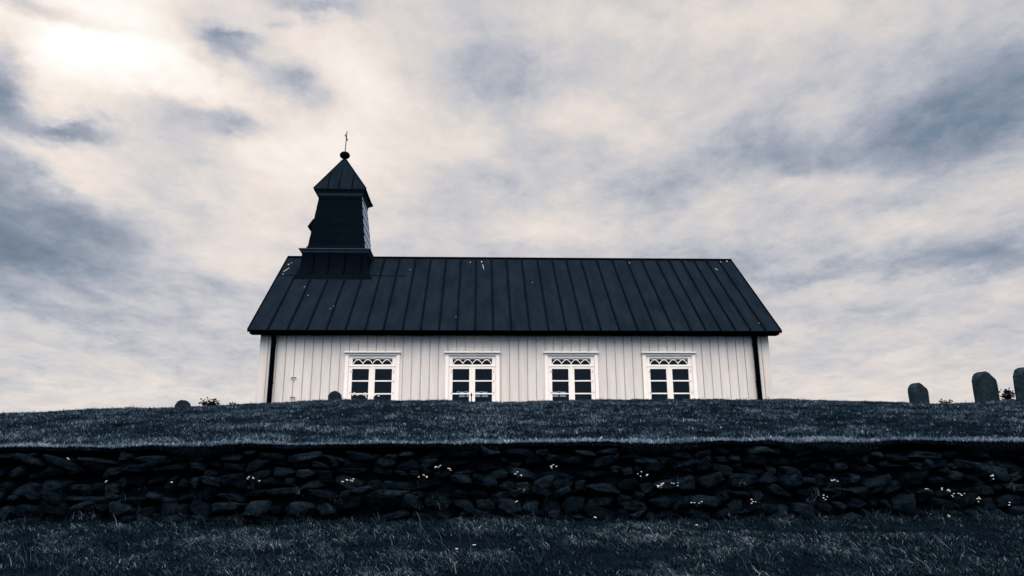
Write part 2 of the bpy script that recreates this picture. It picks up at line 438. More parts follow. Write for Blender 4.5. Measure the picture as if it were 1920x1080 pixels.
# pale lip of turf along the top of the wall
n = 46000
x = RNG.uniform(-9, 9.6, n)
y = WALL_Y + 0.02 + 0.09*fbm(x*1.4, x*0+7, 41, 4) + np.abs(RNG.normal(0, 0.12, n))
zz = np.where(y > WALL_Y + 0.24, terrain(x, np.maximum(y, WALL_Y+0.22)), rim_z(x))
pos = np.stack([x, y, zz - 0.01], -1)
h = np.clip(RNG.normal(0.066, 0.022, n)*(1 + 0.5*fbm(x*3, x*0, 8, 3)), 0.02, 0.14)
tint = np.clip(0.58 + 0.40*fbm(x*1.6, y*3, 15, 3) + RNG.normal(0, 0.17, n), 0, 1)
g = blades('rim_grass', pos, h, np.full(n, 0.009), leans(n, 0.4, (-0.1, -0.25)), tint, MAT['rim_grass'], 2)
tag(g, 'pale grass growing along the top edge of the stone wall', 'grass', kind='stuff')
# dark turf hanging over the top stones
n = 48000
x = RNG.uniform(-9, 9.6, n)
t = RNG.uniform(0, 1, n)
bul = 0.09*fbm(x*1.3, x*0 + 2, 51, 4)
y = WALL_Y - 0.015 - 0.11*np.sin(t*np.pi*0.8)*(0.5 + 0.5*ragged(x)) + 0.3*bul
pos = np.stack([x, y, rim_z(x) - 0.015 - (0.12*t + np.abs(bul)*t)*ragged(x)], -1)
h = RNG.uniform(0.03, 0.085, n)
ln = np.stack([RNG.normal(-0.1, 0.5, n), RNG.uniform(-0.8, -0.1, n), RNG.uniform(-1.0, 0.0, n)], -1)
tint = np.clip(0.36 + 0.5*fbm(x*3, t*2, 61, 3) + RNG.normal(0, 0.2, n) - 0.1*t, 0, 1)
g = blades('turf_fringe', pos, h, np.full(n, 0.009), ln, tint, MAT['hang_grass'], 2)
tag(g, 'dark turf fringe hanging over the topmost stones of the wall', 'grass', kind='stuff')
# foreground field
n = 330000
x, y = scatter(n, 5.6, 9.5)
cl = fbm(x*1.1, y*1.6, 71, 4); cl2 = fbm(x*5, y*5, 83, 3)
keep = RNG.uniform(0, 1, n) < np.clip(0.7 + 1.0*cl2 + 0.5*cl, 0.15, 1)
x, y, cl, cl2 = x[keep], y[keep], cl[keep], cl2[keep]; n = len(x)
pos = np.stack([x, y, terrain(x, y) - 0.008], -1)
h = np.clip(0.060 + 0.065*cl + 0.045*cl2 + RNG.normal(0, 0.014, n), 0.015, 0.17)
foot = np.clip((9.35 - y)/0.7, 0, 1)
tint = np.clip(0.43 + 0.36*cl + 0.38*cl2 + RNG.normal(0, 0.22, n), 0, 0.97) + (RNG.uniform(0, 1, n) < 0.010)*0.4
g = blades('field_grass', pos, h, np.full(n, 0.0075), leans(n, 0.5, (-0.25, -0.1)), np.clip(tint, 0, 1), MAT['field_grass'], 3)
tag(g, 'dark meadow grass in the foreground below the stone wall', 'grass', kind='stuff')
# tall bent stalks
n = 1500
x, y = scatter(n, 5.8, 9.3)
k = RNG.uniform(0, 1, n) < np.clip(0.45 + 1.6*fbm(x*0.8, y*0.8, 91, 3), 0.05, 1)
x, y = x[k], y[k]; n = len(x)
pos = np.stack([x, y, terrain(x, y)], -1)
g = blades('grass_stalks', pos, RNG.uniform(0.07, 0.21, n), np.full(n, 0.0055), leans(n, 0.35, (-0.45, 0.0)), RNG.uniform(0, 1, n)**1.8, MAT['dry_stalk'], 5, 0.2)
tag(g, 'pale bent seed stalks sticking out of the foreground meadow', 'grass', kind='stuff')

# ------------------------------------------------------------------ dry stone wall
wall = empty('stone_wall', (0, WALL_Y, -0.5))
tag(wall, 'low dry stone wall of dark rounded lava rocks holding back the mound', 'wall')
def rock_template(n=12):
    """unit superellipsoid made from a cube grid"""
    vs = {}; out = []; fs = []
    def vid(p):
        k = tuple(round(c, 5) for c in p)
        if k not in vs: vs[k] = len(out); out.append(p)
        return vs[k]
    for ax in range(3):
        for sg in (-1, 1):
            for i in range(n):
                for j in range(n):
                    q = []
                    for (di, dj) in ((0,0),(1,0),(1,1),(0,1)):
                        p = [0,0,0]; p[ax] = sg; p[(ax+1)%3] = -1+2*(i+di)/n; p[(ax+2)%3] = -1+2*(j+dj)/n
                        q.append(vid(tuple(p)))
                    fs.append(q if sg > 0 else q[::-1])
    v = np.array(out, float)
    e = 4.5
    v /= (np.abs(v)**e).sum(1, keepdims=True)**(1/e)
    return v, np.array(fs)
RV, RF = rock_template()
def n3(v, s, seed): return (vnoise(v[:,0]*s + 11.3, v[:,1]*s + v[:,2]*s*0.7, seed) + vnoise(v[:,2]*s + 4.1, v[:,0]*s*0.6 - v[:,1]*s, seed+1))*0.5
allv = []; allf = []; off = 0; cnt = 0
z = -0.62; row = 0
rows_h = [0.17, 0.13, 0.17, 0.12, 0.16, 0.13, 0.12, 0.10]
for hh in rows_h:
    xx = -9.3 + random.uniform(0, 0.3)
    while xx < 9.9:
        wdt = random.choice([random.uniform(0.11, 0.20), random.uniform(0.18, 0.32), random.uniform(0.26, 0.46)])
        hs = hh*random.uniform(0.62, 1.30)
        if wdt < 0.2: hs *= 0.85
        cx_, cz_ = xx + wdt/2, z + hh/2 + random.uniform(-0.04, 0.04) + 0.03*math.sin(xx*0.7+row) + 0.03*math.sin(xx*1.9+row*2)
        v = RV.copy()
        seed = cnt*3 + 5
        v *= (1 + 0.16*n3(v, 1.1, seed) + 0.06*n3(v, 3.1, seed+7))[:,None]
        # taper and shear so that outlines differ, knock flat faces on it
        for _ in range(7):
            nn = np.array([random.gauss(0,1), random.gauss(-0.5,0.6), random.gauss(0,1)]); nn /= np.linalg.norm(nn)
            dd = (v @ nn).max()*random.uniform(0.74, 0.93)
            v -= np.maximum(0, v @ nn - dd)[:,None]*nn
        v[:,2] *= 1 + random.uniform(-0.28, 0.28)*v[:,0]
        v[:,0] += random.uniform(-0.3, 0.3)*v[:,2]
        v *= (1 + 0.045*n3(v, 5.3, seed+11) + 0.03*n3(v, 10.7, seed+17))[:,None]
        v *= np.array([wdt/2*0.99, 0.16, hs/2*1.0])
        a = random.gauss(0, 0.17)
        c, s_ = math.cos(a), math.sin(a)
        v = np.stack([c*v[:,0]-s_*v[:,2], v[:,1], s_*v[:,0]+c*v[:,2]], -1)
        yy = WALL_Y + 0.05 + random.uniform(-0.06, 0.06) + 0.05*(z+0.6)
        v += np.array([cx_, yy, cz_])
        allv.append(v); allf.append(RF + off); off += len(v); cnt += 1
        xx += wdt*random.uniform(0.95, 1.06)
    z += hh*0.93; row += 1
stones = link_mesh('stones', np_mesh('stones', np.concatenate(allv), np.concatenate(allf)), MAT['rock'], None, True)
stones.parent = wall; stones.matrix_parent_inverse = Matrix.Translation(-wall.location)
core = MB(); core.box(-9.4, 10.0, WALL_Y + 0.085, WALL_Y + 0.16, -0.75, 0.36)
co = core.build('earth_core', MAT['soil'], wall); co.matrix_parent_inverse = Matrix.Translation(-wall.location)
capx = np.arange(-9.4, 10.01, 0.08)
prof = [(0.30,0.0,0),(0.16,0.012,0),(0.02,-0.010,1),(-0.08,-0.035,1),(-0.115,-0.07,1.4),(-0.09,-0.10,1.8),(0.02,-0.12,1.8)]
CV = []
rg = ragged(capx)
for dy_, dz_, kk in prof:
    bul = 0.09*fbm(capx*1.3, capx*0 + 2, 51, 4) + 0.03*vnoise(capx*4, capx*0 + dy_*3, 57)
    CV.append(np.stack([capx, WALL_Y + (dy_ if dy_ > 0 else dy_*(0.5 + 0.5*rg)) + kk*0.3*bul, rim_z(capx) + dz_*(rg if kk else 1) - kk*np.abs(bul)*0.4*rg], -1))
CV = np.stack(CV, 0); npf, nc = CV.shape[0], CV.shape[1]
ci = np.arange(npf*nc).reshape(npf, nc)
cap = link_mesh('turf_cap', np_mesh('turf_cap', CV.reshape(-1,3), np.stack([ci[:-1,:-1], ci[1:,:-1], ci[1:,1:], ci[:-1,1:]], -1).reshape(-1,4)), MAT['soil'], None, True)
cap.parent = wall; cap.matrix_parent_inverse = Matrix.Translation(-wall.location)
# tufts rooted in the joints and along the foot
n = 0; P = []; H = []; L = []; T = []
for k in range(420):
    if random.random() < 0.55:
        tx = random.uniform(-8.5, 9); tz = -0.5 + random.random()**2*0.5
    else:
        tx = random.uniform(-8.5, 9); tz = -0.52 + random.uniform(0, 0.12)
    tint0 = random.uniform(0.1, 0.75)**1.3
    for j in range(random.randint(14, 42)):
        P.append((tx + random.gauss(0, 0.035), WALL_Y - 0.10 + random.uniform(-0.05, 0.02), tz + random.gauss(0, 0.015)))
        H.append(random.uniform(0.07, 0.20)); L.append((random.gauss(0, 0.55), random.uniform(-0.7, 0), random.uniform(-1.0, 0.1))); T.append(min(1, max(0, tint0 + random.gauss(0, 0.2))))
g = blades('wall_grass', np.array(P), np.array(H), np.full(len(P), 0.0055), np.array(L), np.array(T), MAT['field_grass'], 4, 0.3)
tag(g, 'arching grass tufts rooted in the joints and foot of the stone wall', 'grass', kind='stuff')

# ------------------------------------------------------------------ church
YW = 17.131; YE = 16.888; YR = 19.843; YB = 2*YR - YW
XL, XR = -5.086, 6.914
ZE, ZR = 3.462, 6.111
GO = 0.2115
SL = (ZR - ZE)/(YR - YE)
ZBASE = 1.25
church = empty('church', (0.9, YR, ZBASE))
tag(church, 'white timber church with dark seamed metal roof and small square tower', 'church')
def part(mb, name, m, parent=None, **kw):
    o = mb.build(name, m, None, **kw)
    p = parent or church
    o.parent = p
    o.matrix_parent_inverse = Matrix.Translation(-church.location) if p is church else Matrix.Identity(4)
    return o
def eave_x(px): return XL - GO + (px - 466)/999.0*(XR - XL + 2*GO)
ZT = ZE - 0.03                       # top of the boarding
WX = [-3.1025 + 2.3136*i for i in range(4)]; WW = 1.2595
WTOP, WBOT = 2.962, 1.42
# shell behind the boards, with the window openings left free
m = MB()
xs = [XL + 0.03]
for w in WX:
    m.box(xs[-1], w + 0.05, YW + 0.028, YW + 0.14, ZBASE, ZT); xs.append(w + WW - 0.05)
    m.box(w + 0.05, w + WW - 0.05, YW + 0.028, YW + 0.14, WTOP - 0.03, ZT)
    m.box(w + 0.05, w + WW - 0.05, YW + 0.028, YW + 0.14, ZBASE, WBOT + 0.02)
m.box(xs[-1], XR - 0.03, YW + 0.028, YW + 0.14, ZBASE, ZT)
# boards, cut round the openings
bx = XL; i = 0
cuts = []
while bx < XR - 0.02:
    wd = 0.2070 + 0.004*math.sin(i*2.3); e = min(bx + wd, XR); cuts.append((bx, e)); bx = e; i += 1
for (a, e) in cuts:
    a2, e2 = a + 0.0115, e - 0.0115
    off_y = random.uniform(-0.003, 0.003)
    y0, y1 = YW + off_y, YW + 0.0265
    segs = [(a2, e2, ZBASE, ZT)]
    for w in WX:
        new = []
        for (p, q, z0, z1) in segs:
            lo, hi = w + 0.03, w + WW - 0.03
            if q <= lo or p >= hi or z0 >= WTOP or z1 <= WBOT: new.append((p, q, z0, z1)); continue
            if p < lo: new.append((p, lo, z0, z1))
            if q > hi: new.append((hi, q, z0, z1))
            p2, q2 = max(p, lo), min(q, hi)
            new.append((p2, q2, WTOP, z1)); new.append((p2, q2, z0, WBOT))
        segs = new
    for (p, q, z0, z1) in segs:
        if q - p > 0.004: m.box(p, q, y0, y1, z0, z1)
part(m, 'wall', MAT['board_paint'])
for xg, sg in ((XL, 1), (XR, -1)):   # gable walls with their boards
    m = MB()
    yy = YW + 0.03
    while yy < YB - 0.01:
        e = min(yy + 0.207, YB)
        zt = lambda v: min(ZE + SL*(v - YE), ZE + SL*(2*YR - YE - v)) - 0.06
        y0, y1 = yy + 0.006, e - 0.006
        mids = [y0, y1] if not (y0 < YR < y1) else [y0, YR, y1]
        for p, q in zip(mids, mids[1:]):
            x0, x1 = sorted((xg, xg + sg*0.02))
            m.hexa([(x0,p,ZBASE),(x1,p,ZBASE),(x1,q,ZBASE),(x0,q,ZBASE),(x0,p,zt(p)),(x1,p,zt(p)),(x1,q,zt(q)),(x0,q,zt(q))])
        yy = e
    x0, x1 = sorted((xg + sg*0.0225, xg + sg*0.13))
    zt0 = ZE + SL*(YW + 0.15 - YE) - 0.08
    m.add([(x0,YW+0.15,ZBASE),(x0,YB-0.15,ZBASE),(x0,YB-0.15,zt0),(x0,YR,ZR-0.10),(x0,YW+0.15,zt0),
           (x1,YW+0.15,ZBASE),(x1,YB-0.15,ZBASE),(x1,YB-0.15,zt0),(x1,YR,ZR-0.10),(x1,YW+0.15,zt0)],
          [(0,4,3,2,1),(5,6,7,8,9),(0,1,6,5),(1,2,7,6),(2,3,8,7),(3,4,9,8),(4,0,5,9)])
    part(m, 'gable_wall', MAT['board_paint'])
m = MB(); m.box(XL + 0.03, XR - 0.03, YB - 0.14, YB, ZBASE, ZT); part(m, 'rear_wall', MAT['board_paint'])
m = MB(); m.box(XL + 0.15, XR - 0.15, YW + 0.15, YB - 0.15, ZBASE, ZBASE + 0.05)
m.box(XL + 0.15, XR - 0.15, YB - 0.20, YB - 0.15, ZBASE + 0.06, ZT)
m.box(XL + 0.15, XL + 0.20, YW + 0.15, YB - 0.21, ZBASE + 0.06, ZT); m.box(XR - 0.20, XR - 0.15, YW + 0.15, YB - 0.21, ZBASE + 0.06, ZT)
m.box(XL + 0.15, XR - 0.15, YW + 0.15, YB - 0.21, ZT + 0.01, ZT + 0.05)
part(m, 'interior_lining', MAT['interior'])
# --- roof
def roof_pt(x, y, h=0.0):
    n_ = Vector((0, -SL, 1)).normalized()
    return Vector((x, y, ZE + SL*(y - YE))) + n_*h
m = MB()
x0, x1 = XL - GO, XR + GO
TH = 0.06
for mir in (False, True):
    def mp(p): return Vector((p[0], 2*YR - p[1], p[2])) if mir else Vector(p)
    q = [mp(v) for v in ((x0,YE,ZE-TH*0.7),(x1,YE,ZE-TH*0.7),(x1,YR,ZR-TH*1.35),(x0,YR,ZR-TH*1.35),(x0,YE,ZE),(x1,YE,ZE),(x1,YR,ZR),(x0,YR,ZR))]
    m.hexa(q if not mir else [q[1],q[0],q[3],q[2],q[5],q[4],q[7],q[6]])
roof = part(m, 'roof', MAT['roof_metal'])
SEAMS = [501.7,537.6,573,608.6,644,680.5,714,749.4,782.6,816.8,850,884,918,952,986.5,1021.7,1055,1086.8,1120.6,1155.8,1191,1224.8,1258.6,1292.5,1321,1349.8,1378,1407,1435.7]
LAP_Y = 19.0
up = Vector((0, -SL, 1)).normalized()
bk = lambda v: Vector((v.x, 2*YR - v.y, v.z))
for px in SEAMS:
    xs_ = eave_x(px)
    m = MB()
    m.bar(roof_pt(xs_, YE + 0.01, 0.013), roof_pt(xs_, LAP_Y if -4.95 < xs_ < -2.75 else YR - 0.01, 0.013), up, 0.036, 0.034)
    part(m, 'standing_seam', MAT['tower_metal'], roof)
m = MB()
for px in SEAMS:
    xs_ = eave_x(px)
    m.bar(bk(roof_pt(xs_, YE + 0.01, 0.013)), bk(roof_pt(xs_, YR - 0.01, 0.013)), Vector((0, SL, 1)), 0.030, 0.034)
part(m, 'rear_seams', MAT['black_metal'], roof)['kind'] = 'stuff'
m = MB()
m.bar(roof_pt(x0 + 0.01, LAP_Y, 0.004), roof_pt(-1.95, LAP_Y, 0.004), up, 0.03, 0.012)
part(m, 'lap_joint', MAT['tower_metal'], roof)
m = MB()
m.bar(Vector((x0 - 0.012, YR, ZR + 0.012)), Vector((x1 + 0.012, YR, ZR + 0.012)), Vector((0,0,1)), 0.10, 0.035)
part(m, 'ridge_cap', MAT['tower_metal'], roof)
for xg in (x0 - 0.012, x1 + 0.012):   # barge strips on both gable edges
    m = MB(); m.bar(roof_pt(xg, YE - 0.005, -0.018), roof_pt(xg, YR, -0.018), up, 0.02, 0.085); part(m, 'barge_strip', MAT['black_metal'], roof)
    m = MB(); m.bar(bk(roof_pt(xg, YE - 0.005, -0.018)), bk(roof_pt(xg, YR, -0.018)), Vector((0, SL, 1)), 0.02, 0.085); part(m, 'barge_strip', MAT['black_metal'], roof)
m = MB()                             # fascia behind the gutter
m.box(XL - GO + 0.02, XR + GO - 0.02, YE + 0.05, YE + 0.08, ZE - 0.085, ZE - 0.001)
m.box(XL - GO + 0.02, XR + GO - 0.02, YE + 0.081, YW + 0.02, ZE - 0.075, ZE - 0.05)
part(m, 'soffit', MAT['black_metal'], roof)
m = MB()
gz = ZE - 0.018
ring = lambda xx: [(xx, YE - 0.035 + 0.040*math.cos(t), gz + 0.040*math.sin(t)) for t in np.linspace(math.pi*1.0, math.pi*2.0, 9)] + [(xx, YE - 0.035 + 0.033*math.cos(t), gz + 0.033*math.sin(t)) for t in np.linspace(math.pi*2.0, math.pi*1.0, 9)]
m.loft([ring(x0 - 0.0), ring(x1 + 0.0)])
part(m, 'gutter', MAT['black_metal'])
# bird droppings
def dab(px, py, dx_, dy_, wd, ln):
    v = ray(px, py); t = (ZE - SL*YE)/(v.z - SL*v.y); p = v*t
    pts = []; k = 12
    dirv = (Vector((dx_, 0, 0)) + Vector((0, -1, -SL)).normalized()*dy_).normalized(); sd = dirv.cross(up).normalized()
    for j in range(k):
        a = 2*math.pi*j/k; rr = 1 + random.uniform(-0.3, 0.3)
        pts.append(p + up*0.003 + dirv*math.cos(a)*ln/2*rr + sd*math.sin(a)*wd/2*rr)
    m.add(pts + [q_ + up*0.002 for q_ in pts], [tuple(range(k))[::-1], tuple(range(k, 2*k))] + [(j, (j+1)%k, k+(j+1)%k, k+j) for j in range(k)])
for a in ((541,496,0,1,.05,.06),(537,506,-.45,1,.025,.30),(546,493,0,1,.03,.04),(530,515,-.4,1,.02,.12),(906,500,.1,1,.02,.34),(903,491,0,1,.04,.09),(882,492,0,1,.02,.08),
          (571,538,0,1,.025,.03),(578,554,0,1,.03,.03),(626,574,0,1,.03,.04),(619,579,0,1,.02,.03),(769,506,0,1,.03,.03),(1351,491,.2,1,.03,.09),(1363,490,.2,1,.04,.07),
          (1343,505,.4,1,.03,.12),(1423,606,0,1,.02,.03),(1093,497,0,1,.02,.05),(1180,493,0,1,.02,.06),(998,530,0,1,.02,.03),(855,594,0,1,.02,.03)):
    m = MB(); dab(*a); part(m, 'bird_dropping', MAT['dropping'], roof)
# --- downpipes
for pts in ([(513.5,629),(504.6,757)], [(1414.6,632),(1425.8,752)]):
    a = at(*pts[0], YW - 0.075); c = at(*pts[1], YW - 0.075)
    xm = (a.x + c.x)/2
    m = MB()
    m.tube([(xm - 0.012, YW - 0.12, ZE - 0.080), (xm, YW - 0.075, ZE - 0.16), (xm, YW - 0.075, ZBASE + 0.1)], [0.056,0.056,0.056], 12)
    for zz in (ZE - 0.30, ZE - 1.2): m.box(xm - 0.050, xm + 0.050, YW - 0.08, YW - 0.004, zz, zz + 0.03)
    part(m, 'downpipe', MAT['black_metal'], smooth=False)
# --- windows
U = 0.001257
def window(xo):
    zt = WTOP
    m = MB()
    y0 = YW - 0.028
    cw = 0.083
    m.box(xo, xo + cw, y0, YW + 0.10, WBOT, zt); m.box(xo + WW - cw, xo + WW, y0, YW + 0.10, WBOT, zt)
    m.box(xo + cw, xo + WW - cw, y0, YW + 0.10, zt - 0.055, zt)
    m.box(xo + cw, xo + WW - cw, y0, YW + 0.10, WBOT, WBOT + 0.06)
    win = part(m, 'window', MAT['trim_paint'], bevel=0.004)
    def sub(mb, nm, mt, **kw):
        o = mb.build(nm, mt, None, **kw); o.parent = win; return o
    m = MB(); m.hexa([(xo-0.02,YW-0.075,zt+0.0015),(xo+WW+0.02,YW-0.075,zt+0.0015),(xo+WW+0.02,YW-0.001,zt+0.0015),(xo-0.02,YW-0.001,zt+0.0015),
                      (xo-0.02,YW-0.075,zt+0.016),(xo+WW+0.02,YW-0.075,zt+0.016),(xo+WW+0.02,YW-0.001,zt+0.042),(xo-0.02,YW-0.001,zt+0.042)])
    sub(m, 'drip_cap', MAT['trim_paint'])
    y1, y2 = YW + 0.006, YW + 0.06          # sash plane
    gl, gr = xo + 0.172, xo + 1.0875
    tT, tB = zt - 0.112, zt - 0.266          # transom light
    sT = zt - 0.368
    m = MB()
    a, e = xo + cw + 0.002, xo + WW - cw - 0.002
    m.box(a, gl, y1, y2, tB, tT); m.box(gr, e, y1, y2, tB, tT); m.box(a, e, y1, y2, tT, zt - 0.056)
    m.box(a, e, y1, y2, sT + 0.06, tB)
    m.box(a + 0.001, e - 0.001, y1 - 0.010, y1 - 0.0005, tB - 0.046, tB - 0.028)     # transom moulding
    sub(m, 'transom_frame', MAT['trim_paint'])
    m = MB()                                 # interlaced arches
    bay = (gr - gl)/4.0*0.97; c0 = gl + (gr-gl)*0.015; hA = (tT - tB)*0.93
    for k in range(5):
        cx_ = c0 + bay*k; prev = None
        for t in np.linspace(0, math.pi, 25):
            px_, pz_ = cx_ - bay*math.cos(t), tB - 0.002 + hA*math.sin(t)
            cur = (px_, pz_) if gl - 0.004 <= px_ <= gr + 0.004 else None
            if cur and prev:
                m.bar((prev[0], YW + 0.030 + 0.001*(k%2), prev[1]), (cur[0], YW + 0.030 + 0.001*(k%2), cur[1]), (0,1,0), 0.017, 0.018)
            prev = cur
    sub(m, 'arched_tracery', MAT['trim_paint'])
    for (sa, sb_) in ((gl, xo + 0.5585), (xo + 0.6955, gr)):
        m = MB()
        lo, hi = WBOT + 0.12, sT
        la = a if sa == gl else xo + 0.6275; lb = xo + 0.6255 if sa == gl else e
        m.box(la, sa, y1, y2, WBOT + 0.061, sT + 0.058); m.box(sb_, lb, y1, y2, WBOT + 0.061, sT + 0.058)
        m.box(sa, sb_, y1, y2, hi, sT + 0.058); m.box(sa, sb_, y1, y2, WBOT + 0.061, lo)
        for zz in (zt - 0.630, zt - 0.926):
            m.box(sa, sb_, YW + 0.018, YW + 0.045, zz - 0.030, zz)
        sub(m, 'sash', MAT['trim_paint'], bevel=0.003)
    m = MB(); m.box(xo + 0.603, xo + 0.650, y1 - 0.012, y1 - 0.0006, WBOT + 0.062, sT + 0.055)
    sub(m, 'mullion_strip', MAT['trim_paint'], bevel=0.003)
    m = MB()
    for (p, q, r_, s_) in ((gl, gr, tB, tT), (gl, xo + 0.5585, WBOT + 0.12, sT), (xo + 0.6955, gr, WBOT + 0.12, sT)):
        m.add([(p - 0.004, YW + 0.046, r_ - 0.004), (q + 0.004, YW + 0.046, r_ - 0.004), (q + 0.004, YW + 0.046, s_ + 0.004), (p - 0.004, YW + 0.046, s_ + 0.004)], [(0,1,2,3)])
    sub(m, 'pane', MAT['glass'])
    for (hx, hz) in ((0.150, -0.43), (0.150, -0.92), (1.125, -0.43), (1.125, -0.66), (1.125, -0.92)):
        m = MB(); m.tube([(xo + hx, y1 - 0.009, zt + hz - 0.022), (xo + hx, y1 - 0.009, zt + hz + 0.022)], 0.005, 6); sub(m, 'hinge', MAT['moulding'])
for w in WX: window(w)
# --- iron brackets on the boards near the corner
for (px, py, ln) in ((550,708,0.11),(548,745,0.10)):
    p = at(px, py, YW - 0.04); m = MB()
    m.box(p.x - ln/2, p.x + ln/2, YW - 0.05, YW - 0.03, p.z - 0.008, p.z + 0.008)
    m.box(p.x - ln/2, p.x - ln/2 + 0.014, YW - 0.0295, YW - 0.004, p.z - 0.007, p.z + 0.007); m.box(p.x + ln/2 - 0.014, p.x + ln/2, YW - 0.0295, YW - 0.004, p.z - 0.007, p.z + 0.007)
    part(m, 'wall_bracket', MAT['moulding'])
# --- tower
TX, TY = -3.852, YR - 0.03
def sq(hx, hy, z, cx=TX, cy=TY): return [(cx-hx,cy-hy,z),(cx+hx,cy-hy,z),(cx+hx,cy+hy,z),(cx-hx,cy+hy,z)]
m = MB()
zb, zt_ = 6.09, 7.86; N = 7
hw = lambda z: 0.765 + (0.556 - 0.765)*(z - zb)/(zt_ - zb) + 0.05*max(0, (6.22 - z)/0.13)**2*(z < 6.22)
for k in range(N):
    za, ze_ = zb + (zt_-zb)*k/N, zb + (zt_-zb)*(k+1)/N
    m.loft([sq(hw(za)+0.005, hw(za)*0.95+0.005, za), sq(hw((za+ze_)/2)+0.003, hw((za+ze_)/2)*0.95+0.003, (za+ze_)/2), sq(hw(ze_), hw(ze_)*0.95, ze_ + 0.003)])
tower = part(m, 'tower', MAT['tower_metal'])
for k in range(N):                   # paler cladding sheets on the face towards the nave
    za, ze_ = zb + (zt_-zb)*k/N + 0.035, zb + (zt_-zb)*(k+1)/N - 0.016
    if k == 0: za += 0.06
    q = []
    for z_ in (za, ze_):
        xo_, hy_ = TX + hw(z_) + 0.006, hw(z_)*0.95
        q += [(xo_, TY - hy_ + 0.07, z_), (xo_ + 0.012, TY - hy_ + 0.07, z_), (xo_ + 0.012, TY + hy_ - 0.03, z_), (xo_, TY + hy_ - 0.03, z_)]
    m = MB(); m.hexa(q); o = part(m, 'side_cladding', MAT['panel'], tower); o['label'] = 'pale cladding sheet'
m = MB()
m.loft([sq(1.06,1.00,5.12), sq(1.02,0.975,5.24), sq(0.95,0.93,5.37), sq(0.885,0.885,5.55), sq(0.865,0.865,5.75), sq(0.86,0.86,5.985)])
part(m, 'tower_skirt', MAT['tower_metal'], tower)
for px in (589.6, 618.3, 648.2, 679.0):
    m = MB(); p = at(px, 474, TY - 0.865); yb = at(px - 4.5, 517, 18.9)
    m.bar((p.x, TY - 0.868, 5.97), (p.x, TY - 0.873, 5.72), (0,-1,0), 0.02, 0.026)
    m.bar((p.x, TY - 0.873, 5.72), (p.x - 0.005, TY - 0.893, 5.55), (0,-1,0), 0.02, 0.026)
    m.bar((p.x - 0.005, TY - 0.893, 5.55), (p.x - 0.02, TY - 0.938, 5.37), (0,-1,0), 0.02, 0.026)
    part(m, 'skirt_seam', MAT['black_metal'], tower)
m = MB()
m.loft([sq(0.87,0.87,5.955), sq(0.90,0.90,5.99), sq(0.90,0.90,6.012), sq(0.94,0.94,6.05), sq(0.94,0.94,6.075), sq(0.78,0.76,6.115)])
part(m, 'base_moulding', MAT['moulding'], tower)
m = MB()
m.loft([sq(0.572,0.545,7.70), sq(0.60,0.572,7.74), sq(0.60,0.572,7.79), sq(0.66,0.62,7.835), sq(0.66,0.62,7.855)])
part(m, 'cornice', MAT['moulding'], tower)
m = MB()
EH, EZ, AZ = 0.715, 7.895, 9.06
m.loft([sq(EH, 0.67, EZ - 0.035), sq(EH, 0.67, EZ), sq(0.06, 0.055, AZ - 0.03, TX - 0.04), sq(0.03, 0.03, AZ + 0.02, TX - 0.04)])
troof = part(m, 'tower_roof', MAT['roof_metal'], tower)
m = MB()
nrm = Vector((0, -(AZ-EZ), 0.67)).normalized()
for xe, tz in ((-0.33, 0.50), (-0.03, 0.97), (0.33, 0.47)):
    a = Vector((TX + xe, TY - 0.67, EZ)); c = Vector((TX + xe - 0.04*tz + (0.0 if abs(xe) > 0.1 else 0.03), TY - 0.67*(1 - tz), EZ + (AZ - EZ)*tz))
    m.bar(a + nrm*0.008, c + nrm*0.008, nrm, 0.02, 0.024)
for sx in (-1, 1):
    for sy in (-1, 1):
        m.bar((TX + sx*EH, TY + sy*0.67, EZ + 0.004), (TX - 0.04 + sx*0.05, TY + sy*0.05, AZ - 0.03), (sx, sy, 1), 0.03, 0.02)
part(m, 'roof_seam', MAT['black_metal'], tower)
m = MB()
m.lathe((TX - 0.045, TY, 9.185), [(0.03,-0.15),(0.045,-0.125),(0.035,-0.105)] + [(0.146*math.sin(t), -0.108*math.cos(t)) for t in np.linspace(0.25, math.pi - 0.12, 14)], 24)
part(m, 'ball_finial', MAT['tower_metal'], tower, smooth=True)
m = MB()
cxp = TX - 0.045
m.tube([(cxp, TY, 9.28), (cxp + 0.02, TY + 0.02, 9.955)], 0.013, 8)
m.tube([(cxp + 0.012, TY - 0.19, 9.745), (cxp + 0.018, TY + 0.19, 9.745)], 0.015, 8)
part(m, 'cross', MAT['tower_metal'], tower)
m = MB()
xl = TX - hw(6.98)
ya, yb_ = TY - 0.42, TY + 0.42
prof_h = [(-4.725,6.865),(xl+0.04,6.835),(xl+0.05,7.14),(-4.59,7.075)]
m.loft([[(a, ya, c) for a, c in prof_h], [(a, yb_, c) for a, c in prof_h]])
part(m, 'louvre_hood', MAT['tower_metal'], tower)

